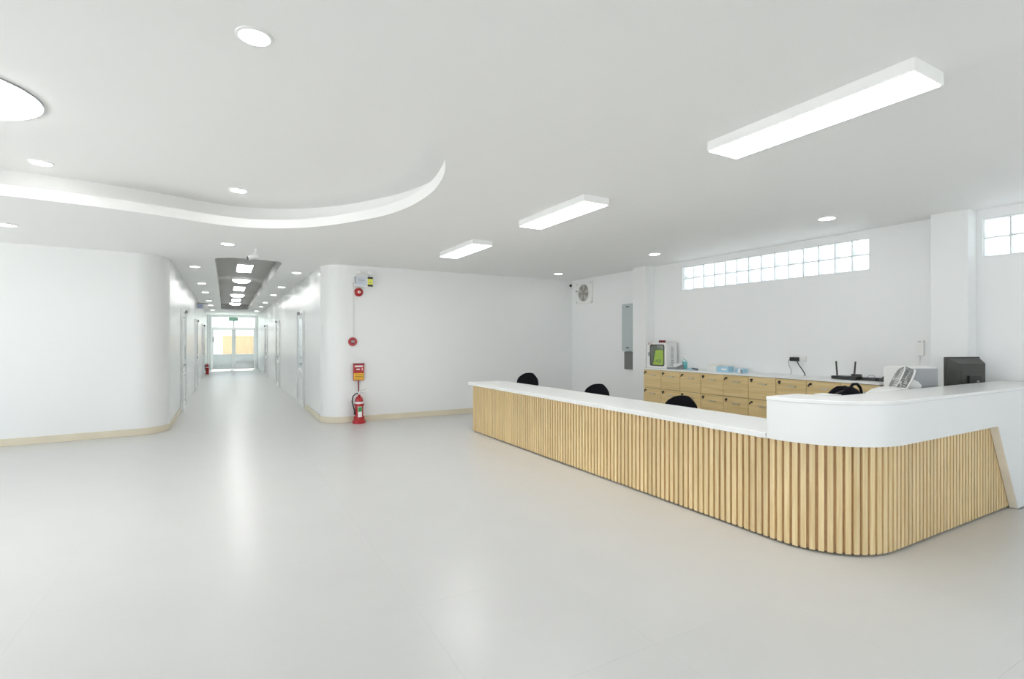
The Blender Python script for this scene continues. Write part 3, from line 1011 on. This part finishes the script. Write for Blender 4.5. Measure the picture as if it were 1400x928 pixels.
for sy in (-1, 1):
    for sz in (-1, 1):
        B().lathe([(0.0, 0.040), (0.010, 0.039), (0.012, 0.034)], 12, Matrix.Translation((0, sy * 0.245, sz * 0.20)) @ RYm).obj('screw', 'mid_grey', t)
B().sweep([(-0.036, 0.24, 0.05), (-0.06, 0.24, 0.05), (-0.075, 0.22, 0.05)], 0.012, 8).obj('pull_knob', 'mid_grey', t)

t = thing('corner_camera', 'tiny black security camera high in the corner beside the exhaust fan', 'camera', (6.74, YB - 0.002, 2.685))
B().cyl((0, -0.001, 0), (0, -0.02, 0), 0.028, seg=18).obj('mount', 'white_plastic', t)
B().lathe([(0.0, 0.058), (0.014, 0.055), (0.026, 0.042), (0.030, 0.02), (0.0, 0.02)], 18, RXm).obj('lens_dome', 'black_plastic', t)

t = thing('distribution_board', 'tall pale grey metal electrical board on the wall beside the pillar', 'electrical box', (XR - 0.002, 7.425, 1.255))
B().box(-0.10, 0.0, -0.175, 0.175, 0.0, 0.905).obj('case', 'steel_blue_enamel', t, bevel=0.004)
dd = B().rbox(-0.112, -0.101, -0.168, 0.168, 0.03, 0.88, 0.008, 'x', 3).obj('door', 'steel_blue_enamel', t)
for z in (0.065, 0.845):
    B().box(-0.116, -0.112, -0.03, 0.05, z - 0.010, z + 0.010).obj('latch', 'charcoal_plastic', dd)
o = B().box(XR - 0.09, XR - 0.002, 7.27, 7.555, 0.91, 1.245).box(XR - 0.096, XR - 0.09, 7.28, 7.545, 0.92, 1.235).obj('terminal_box', 'grey_enamel', bevel=0.004)
tag(o, 'small dark grey metal box right below the tall electrical board', 'electrical box')

t = thing('wall_switch_unit', 'small white wall remote unit left of the pillar behind the monitor', 'wall unit', (XR - 0.002, 2.765, 1.285))
B().rbox(-0.03, 0.0, -0.035, 0.035, 0.0, 0.175, 0.008, 'x', 3).obj('case', 'white_plastic', t, bevel=0.002)
B().box(-0.0315, -0.030, -0.015, 0.015, 0.150, 0.160).obj('display', 'grey_plastic', t)
B().cyl((-0.006, 0.01, -0.25), (-0.006, 0.01, 0.0), 0.003, seg=6).obj('cable', 'white_plastic', t)

t = thing('wall_socket', 'wall socket with plugged black adapter and two hanging cables', 'socket', (XR - 0.002, 4.15, 1.205))
B().rbox(-0.010, 0.0, -0.09, 0.03, -0.04, 0.04, 0.006, 'x', 3).obj('face_plate', 'white_plastic', t)
B().rbox(-0.075, -0.010, 0.0, 0.10, -0.028, 0.024, 0.006, 'x', 3).obj('adapter', 'black_plastic', t, bevel=0.003)
B().sweep([(-0.04, 0.098, 0.0), (-0.045, 0.13, -0.01), (-0.05, 0.125, -0.08), (-0.06, 0.085, -0.15), (-0.08, 0.075, -0.212)], 0.0035, 6).obj('cable', 'mid_grey', t)
B().sweep([(-0.06, 0.005, -0.02), (-0.07, -0.03, -0.08), (-0.09, -0.09, -0.14), (-0.12, -0.14, -0.19), (-0.14, -0.155, -0.212)], 0.007, 6).obj('cable', 'charcoal_plastic', t)

# ------------------------------------------------------------------ things on the white worktop
t = thing('defibrillator_box', 'white defibrillator wall box with a window showing a lime green unit', 'defibrillator', (6.50, 6.50, ZW))
b = B().box(0.0, 0.012, -0.235, 0.235, 0, 0.05).box(0.0, 0.012, -0.235, 0.235, 0.385, 0.435).box(0.0, 0.012, -0.235, -0.165, 0.05, 0.385).box(0.0, 0.012, 0.13, 0.235, 0.05, 0.385)
b.box(0.012, 0.24, -0.235, -0.222, 0, 0.435).box(0.012, 0.24, 0.222, 0.235, 0, 0.435).box(0.012, 0.24, -0.222, 0.222, 0, 0.012).box(0.012, 0.24, -0.222, 0.222, 0.423, 0.435).box(0.228, 0.24, -0.222, 0.222, 0.012, 0.423)
b.obj('case', 'white_plastic', t)
q = B()
R1 = (-0.185, 0.15, 0.032, 0.403)
for (r, ins) in ((0.035, 0.0),):
    outer = [(p[0], p[1]) for p in arc(R1[1] - r, R1[3] - r, r, 0, 90, 5) + arc(R1[0] + r, R1[3] - r, r, 90, 180, 5) + arc(R1[0] + r, R1[2] + r, r, 180, 270, 5) + arc(R1[1] - r, R1[2] + r, r, 270, 360, 5)]
    cy, cz = (R1[0] + R1[1]) / 2, (R1[2] + R1[3]) / 2
    inner = [(cy + (p[0] - cy) * 0.89, cz + (p[1] - cz) * 0.90) for p in outer]
    n = len(outer)
    A_ = [[q.bm.verts.new((x, p[0], p[1])) for p in line] for line, x in ((outer, 0.0), (outer, -0.006), (inner, -0.006), (inner, 0.0))]
    for k in range(4):
        for i in range(n):
            q.bm.faces.new((A_[k][i], A_[k][(i + 1) % n], A_[(k + 1) % 4][(i + 1) % n], A_[(k + 1) % 4][i]))
q.obj('window_seal', 'charcoal_plastic', t)
B().box(0.004, 0.007, -0.165, 0.13, 0.05, 0.385).obj('window_pane', 'cabinet_window', t)
un = B().prism([(-0.155, 0.045), (0.105, 0.045), (0.04, 0.31), (-0.15, 0.315)], 0.014, 0.06, 'x').obj('lime_unit', 'lime_green', t, bevel=0.012)
TXm = Matrix(((0, 0, -1, 0), (-1, 0, 0, 0), (0, 1, 0, 0), (0, 0, 0, 1)))
text_part('lettering', 'AED', 0.075, 'charcoal_plastic', un, Matrix.Translation((0.0125, -0.03, 0.115)) @ TXm)
text_part('lettering', 'AED', 0.06, 'dark_red', t, Matrix.Translation((-0.001, 0.15, 0.412)) @ TXm)
B().rbox(0.03, 0.10, -0.12, -0.02, 0.435, 0.475, 0.012, 'z', 4).obj('alarm_lamp', 'dark_red', t, bevel=0.006)
for k in range(10):
    B().box(0.10, 0.16, -0.2385, -0.235, 0.06 + k * 0.032, 0.075 + k * 0.032).obj('vent_slot', 'grey_plastic', t)
B().box(-0.01, 0.0, 0.16, 0.19, 0.20, 0.27).obj('latch', 'grey_plastic', t)

t = thing('pump_bottle', 'teal hand sanitiser pump bottle on the white worktop', 'bottle', (6.62, 5.985, ZW))
B().lathe([(0.0, 0.0), (0.042, 0.0), (0.045, 0.01), (0.045, 0.12), (0.038, 0.145), (0.016, 0.16), (0.016, 0.17), (0.0, 0.17)]).obj('body', 'bottle_plastic', t)
B().lathe([(0.0, 0.004), (0.041, 0.004), (0.041, 0.115), (0.0, 0.115)]).obj('gel', 'teal_liquid', t)
B().cyl((0, 0, 0.17), (0, 0, 0.205), 0.006, seg=8).cyl((0, 0, 0.165), (0, 0, 0.18), 0.018, seg=14).obj('pump', 'white_plastic', t)
B().sweep([(0.0, 0, 0.205), (-0.02, 0.0, 0.212), (-0.05, 0, 0.205)], [0.010, 0.009, 0.006], 8).obj('spout', 'white_plastic', t)
t = thing('desk_phone', 'grey and white desk telephone between defibrillator box and pump bottle', 'telephone', (6.46, 6.04, ZW))
B().prism([(-0.09, 0.0), (0.09, 0.0), (0.09, 0.075), (-0.09, 0.025)], -0.10, 0.10, 'y').obj('body', 'mid_grey', t, bevel=0.004)
mm = Matrix.Translation((0, 0, 0.053)) @ Matrix.Rotation(math.radians(-15.5), 4, 'Y')
B().box(-0.085, 0.085, -0.02, 0.09, 0.0, 0.008, mm).obj('key_panel', 'white_plastic', t)
B().rbox(-0.09, 0.09, -0.085, -0.035, 0.004, 0.036, 0.015, 'z', 4, mm).obj('handset', 'white_plastic', t, bevel=0.006)
for k in range(3):
    for j in range(3):
        B().box(-0.05 + 0.03 * k, -0.032 + 0.03 * k, 0.005 + 0.027 * j, 0.023 + 0.027 * j, 0.008, 0.011, mm).obj('button', 'grey_plastic', t)
t = thing('tissue_packet', 'low pale blue flat packet right of the pump bottle', 'packet', (6.60, 5.79, ZW))
B().rbox(-0.05, 0.05, -0.07, 0.07, 0.0, 0.022, 0.012, 'z', 4).obj('wrap', 'pale_blue', t, bevel=0.006)
B().box(-0.02, 0.02, -0.04, 0.02, 0.022, 0.024).obj('flap', 'mid_grey', t)
t = thing('stapler', 'small dark stapler on the worktop beside the pale blue packet', 'stapler', (6.48, 5.66, ZW))
B().box(-0.015, 0.015, -0.06, 0.06, 0, 0.010).obj('base', 'mid_grey', t, bevel=0.003)
B().box(-0.012, 0.012, -0.06, 0.05, 0.018, 0.034, Matrix.Rotation(math.radians(5), 4, 'X')).obj('arm', 'charcoal_plastic', t, bevel=0.004)

t = thing('carton_box', 'white carton with tan top flap beside the pale blue box', 'box', (6.62, 5.36, ZW))
B().box(-0.09, 0.09, -0.12, 0.12, 0.0, 0.095).obj('carton', 'white_plastic', t, bevel=0.003)
B().box(-0.095, 0.095, -0.125, 0.125, 0.095, 0.101).obj('lid', 'cream_edge', t)
t = thing('mask_box', 'pale blue box of face masks on the white worktop', 'box', (6.52, 5.12, ZW))
B().box(-0.06, 0.06, -0.10, 0.11, 0.0, 0.085).obj('box', 'pale_blue', t, bevel=0.003)
B().box(-0.03, 0.03, -0.06, 0.06, 0.085, 0.0865).obj('opening', 'white_print', t)
B().box(-0.0615, -0.06, -0.07, 0.02, 0.03, 0.055).obj('print', 'white_print', t)
t = thing('small_carton', 'small pale blue and white packet right of the mask box', 'packet', (6.62, 4.93, ZW))
B().box(-0.05, 0.05, -0.08, 0.06, 0.0, 0.058).obj('box', 'pale_blue', t, bevel=0.003)
B().box(-0.052, 0.052, -0.03, 0.01, 0.0, 0.060).obj('sleeve', 'white_print', t)
t = thing('glue_pot', 'tiny grey capped pot at the right end of the blue packets', 'pot', (6.50, 4.83, ZW))
B().lathe([(0.0, 0.0), (0.016, 0.0), (0.016, 0.02), (0.011, 0.024), (0.011, 0.036), (0.0, 0.036)], 14).obj('pot', 'grey_plastic', t)
B().lathe([(0.0, 0.048), (0.012, 0.047), (0.012, 0.034)], 14).obj('cap', 'mid_grey', t)

t = thing('router', 'black router with two upright antennas on the white worktop', 'router', (6.56, 3.42, ZW))
B().rbox(-0.08, 0.08, -0.14, 0.15, 0.004, 0.040, 0.015, 'z', 4).obj('case', 'black_plastic', t, bevel=0.006)
for k, (y, dy) in enumerate(((0.145, 0.012), (-0.055, -0.012))):
    B().sweep([(0.05, y, 0.02), (0.05, y, 0.06), (0.05, y + dy, 0.215)], [0.011, 0.010, 0.009], 10).obj('antenna', 'charcoal_plastic', t)
B().rbox(-0.02, 0.05, -0.145, -0.05, 0.040, 0.068, 0.012, 'z', 4).obj('hinge_cover', 'charcoal_plastic', t, bevel=0.008)
t = thing('network_switch', 'low black network box right of the router', 'network box', (6.60, 3.17, ZW))
B().rbox(-0.06, 0.06, -0.07, 0.09, 0.0, 0.034, 0.01, 'z', 4).obj('case', 'black_plastic', t, bevel=0.004)
B().sweep([(0.05, -0.02, 0.03), (0.08, 0.02, 0.06), (0.10, 0.08, 0.05), (0.10, 0.12, 0.004)], 0.003, 6).obj('cable', 'mid_grey', t)
t = thing('black_wedge_stand', 'black wedge-shaped stand at the right end of the worktop', 'stand', (6.56, 3.03, ZW))
B().prism([(-0.05, 0.0), (0.045, 0.0), (-0.045, 0.095)], -0.04, 0.04, 'x').obj('wedge', 'black_plastic', t, bevel=0.003)
B().box(-0.05, 0.05, -0.055, 0.05, 0.0, 0.006).obj('foot', 'charcoal_plastic', t)

# ------------------------------------------------------------------ things on the staff desk and ledge
ZD = 0.785
t = thing('monitor', 'black computer monitor seen from behind above the white ledge', 'monitor', (6.375, 2.24, ZD), math.radians(-20))
B().rbox(-0.195, 0.195, 0.0, 0.028, 0.165, 0.507, 0.008, 'y', 3).obj('bezel', 'charcoal_plastic', t)
B().box(-0.18, 0.18, 0.028, 0.030, 0.185, 0.49).obj('screen', 'black_plastic', t)
q = B()
a_ = [q.bm.verts.new((x, 0.0, z)) for x, z in ((-0.185, 0.175), (0.185, 0.175), (0.185, 0.498), (-0.185, 0.498))]
b_ = [q.bm.verts.new((x, -0.075, z)) for x, z in ((-0.145, 0.20), (0.165, 0.20), (0.165, 0.445), (-0.145, 0.445))]
for i in range(4):
    q.bm.faces.new((a_[i], a_[(i + 1) % 4], b_[(i + 1) % 4], b_[i]))
q.bm.faces.new(b_)
q.bm.faces.new(a_[::-1])
q.obj('back_shell', 'charcoal_plastic', t)
B().box(-0.11, 0.13, -0.079, -0.074, 0.20, 0.385).obj('mount_plate', 'charcoal_plastic', t, bevel=0.002)
B().box(-0.05, 0.09, -0.105, -0.075, 0.12, 0.33).box(-0.03, 0.07, -0.08, -0.055, 0.012, 0.20).obj('neck', 'black_plastic', t, bevel=0.004)
B().box(0.03, 0.06, -0.107, -0.105, 0.265, 0.28).obj('print', 'grey_plastic', t)
B().rbox(-0.11, 0.13, -0.09, 0.09, 0.0, 0.014, 0.03, 'z', 5).obj('foot', 'black_plastic', t)

t = thing('printer', 'grey and white office printer behind the white ledge', 'printer', (5.735, 2.31, ZD), math.radians(-20))
B().box(-0.165, 0.165, 0.02, 0.27, 0.0, 0.418).obj('body', 'white_plastic', t, bevel=0.006)
B().box(-0.160, 0.160, 0.0, 0.02, 0.235, 0.405).obj('upper_front', 'grey_plastic', t, bevel=0.005)
B().box(-0.160, 0.160, 0.0, 0.02, 0.01, 0.227).obj('paper_drawer', 'grey_plastic', t, bevel=0.005)
B().box(-0.135, -0.085, -0.0015, 0.0, 0.355, 0.365).obj('print', 'mid_grey', t)
B().box(-0.15, 0.15, 0.05, 0.25, 0.418, 0.424).obj('lid', 'white_plastic', t)

# desk fan seen nearly edge-on, tilted
t = thing('desk_fan', 'white desk fan with dark mesh cage standing behind the ledge', 'fan', (5.36, 2.33, ZD), 0)
ax = (Matrix.Translation((0, 0, 0.30)) @ Matrix.Rotation(math.radians(-58), 4, 'Z') @ Matrix.Rotation(math.radians(-66), 4, 'Y'))
q = B()
q.torus(0.135, 0.008, ax @ Matrix.Translation((0, 0, -0.04)))
q.torus(0.130, 0.005, ax @ Matrix.Translation((0, 0, 0.035)))
q.obj('cage_ring', 'white_plastic', t)
q = B()
for k in range(40):
    a = 2 * math.pi * k / 40
    c_, s_ = math.cos(a), math.sin(a)
    q.sweep([ax @ Vector((0.03 * c_, 0.03 * s_, -0.055)), ax @ Vector((0.10 * c_, 0.10 * s_, -0.055)), ax @ Vector((0.133 * c_, 0.133 * s_, -0.035)), ax @ Vector((0.133 * c_, 0.133 * s_, 0.03)), ax @ Vector((0.10 * c_, 0.10 * s_, 0.055)), ax @ Vector((0.03 * c_, 0.03 * s_, 0.060))], 0.0022, 5)
q.obj('cage_wires', 'mid_grey', t)
B().lathe([(0.0, -0.15), (0.03, -0.145), (0.05, -0.11), (0.052, -0.06), (0.0, -0.055)], 20, ax).obj('motor', 'white_plastic', t)
for k in range(4):
    a = math.pi / 2 * k
    q = B()
    pts = [(0.03, -0.3), (0.07, -0.45), (0.115, -0.35), (0.12, 0.25), (0.07, 0.35), (0.03, 0.3)]
    v1 = [q.bm.verts.new(ax @ Vector((r * math.cos(a + w), r * math.sin(a + w), 0.02 * w))) for r, w in pts]
    v2 = [q.bm.verts.new(ax @ Vector((r * math.cos(a + w), r * math.sin(a + w), 0.02 * w + 0.003))) for r, w in pts]
    q.bm.faces.new(v1)
    q.bm.faces.new(v2)
    for i in range(6):
        q.bm.faces.new((v1[i], v1[(i + 1) % 6], v2[(i + 1) % 6], v2[i]))
    q.obj('blade', 'mid_grey', t)
pm = ax @ Vector((0, 0, -0.11))
B().sweep([(0.07, 0.01, 0.2), (0.05, 0.0, 0.235), pm], [0.022, 0.018, 0.016], 10).obj('neck', 'white_plastic', t)
B().rbox(-0.09, 0.09, -0.05, 0.05, 0.0, 0.015, 0.03, 'z', 4, Matrix.Translation((0.02, 0.02, 0))).box(0.035, 0.115, -0.03, 0.05, 0.015, 0.225).obj('base', 'mid_grey', t, bevel=0.006)

t = thing('label_printer', 'rounded white label printer left of the desk fan', 'printer', (4.93, 2.25, ZD), math.radians(-25))
q = B().prism([(-0.12, 0.0), (0.12, 0.0), (0.12, 0.26)] + [(0.12 - 0.03 - 0.21 * math.sin(math.radians(a)), 0.17 + 0.10 * math.cos(math.radians(a))) for a in (0, 20, 40, 60, 80, 90)], -0.10, 0.12, 'y')
q.obj('case', 'white_plastic', t, bevel=0.008)
B().box(-0.09, 0.09, -0.104, -0.10, 0.06, 0.075).obj('slot', 'grey_plastic', t)

t = thing('handbag', 'black bag with a looped strap lying on the staff side of the ledge', 'bag', (4.36, 2.30, ZD))
q = B()
bm_ = q.bm
n, mr = 20, 8
rings = []
for j in range(mr + 1):
    v = j / mr
    ring = []
    for i in range(n):
        a = 2 * math.pi * i / n
        k = math.cos(v * math.pi / 2) ** 0.45
        ring.append(bm_.verts.new((0.27 * k * math.cos(a) * (1 + 0.05 * math.sin(3 * a)), 0.11 * k * math.sin(a), 0.275 * math.sin(v * math.pi / 2) * (1 + 0.05 * math.cos(a) - 0.10 * math.cos(2 * a)))))
    rings.append(ring)
for a, b in zip(rings, rings[1:]):
    for i in range(n):
        bm_.faces.new((a[i], a[(i + 1) % n], b[(i + 1) % n], b[i]))
bm_.faces.new(rings[0][::-1])
bm_.faces.new(rings[-1])
q.obj('body', 'black_fabric', t)
B().sweep([(0.02, -0.03, 0.25), (0.03, -0.03, 0.285), (0.08, -0.03, 0.315), (0.14, -0.03, 0.315), (0.19, -0.03, 0.28), (0.21, -0.03, 0.23)], 0.011, 8).obj('strap', 'black_fabric', t)
B().sweep([(-0.25, 0.0, 0.17), (-0.15, -0.02, 0.25), (0.0, -0.02, 0.275), (0.12, -0.02, 0.265)], 0.005, 6).obj('zip', 'charcoal_plastic', t)
t = thing('leaflet_stack', 'small stack of printed leaflets left of the black bag', 'leaflets', (4.02, 2.24, ZD))
B().box(-0.06, 0.06, -0.07, 0.07, 0.0, 0.258).obj('stack', 'white_plastic', t)
B().box(-0.061, 0.061, -0.0712, 0.0712, 0.215, 0.235).obj('print_band', 'mid_grey', t)

# ------------------------------------------------------------------ small ceiling and corridor devices
t = thing('bullet_camera', 'white bullet security camera hanging before the corridor recess', 'camera', (0.37, 8.40, CEIL))
B().cyl((0.03, 0, 0.0), (0.03, 0, -0.012), 0.035, seg=16).obj('mount', 'white_plastic', t)
B().sweep([(0.03, 0, -0.01), (0.01, -0.01, -0.06), (-0.005, -0.02, -0.09)], 0.012, 8).obj('arm', 'white_plastic', t)
B().cyl((0.05, 0.02, -0.10), (-0.08, 0.0, -0.14), 0.034, seg=16).obj('body', 'white_plastic', t)
B().cyl((-0.081, 0.0, -0.1403), (-0.088, -0.001, -0.1424), 0.026, seg=16).obj('lens', 'charcoal_plastic', t)

t = thing('exit_sign', 'small green exit sign hanging before the end door', 'sign', (0.36, 29.5, 2.47))
B().rbox(-0.20, 0.20, -0.02, 0.02, 0.0, 0.165, 0.01, 'y', 2).obj('panel', 'exit_green', t)
text_part('lettering', 'EXIT', 0.13, 'white_print', t, Matrix.Translation((0.04, -0.021, 0.08)) @ Matrix.Rotation(math.radians(90), 4, 'X'))
B().prism([(-0.18, 0.08), (-0.13, 0.115), (-0.13, 0.045)], -0.0215, -0.0195, 'y').obj('arrow', 'white_print', t)
B().cyl((-0.12, 0, 0.165), (-0.12, 0, CEIL - 2.47), 0.008, seg=8).cyl((0.12, 0, 0.165), (0.12, 0, CEIL - 2.47), 0.008, seg=8).obj('hanger', 'white_plastic', t)

t = thing('corridor_blade_sign', 'small bluish sign box projecting from the left corridor wall', 'sign', (CL, 19.5, 2.50))
B().box(0.02, 0.30, -0.03, 0.03, 0.0, 0.15).obj('panel', 'white_plastic', t, bevel=0.004)
B().box(0.03, 0.17, -0.0315, -0.03, 0.01, 0.14).obj('print', 'blue_print', t)
B().box(0.0, 0.30, -0.015, 0.015, 0.15, 0.19).box(0.0, 0.02, -0.04, 0.04, 0.0, 0.19).obj('bracket', 'grey_plastic', t)
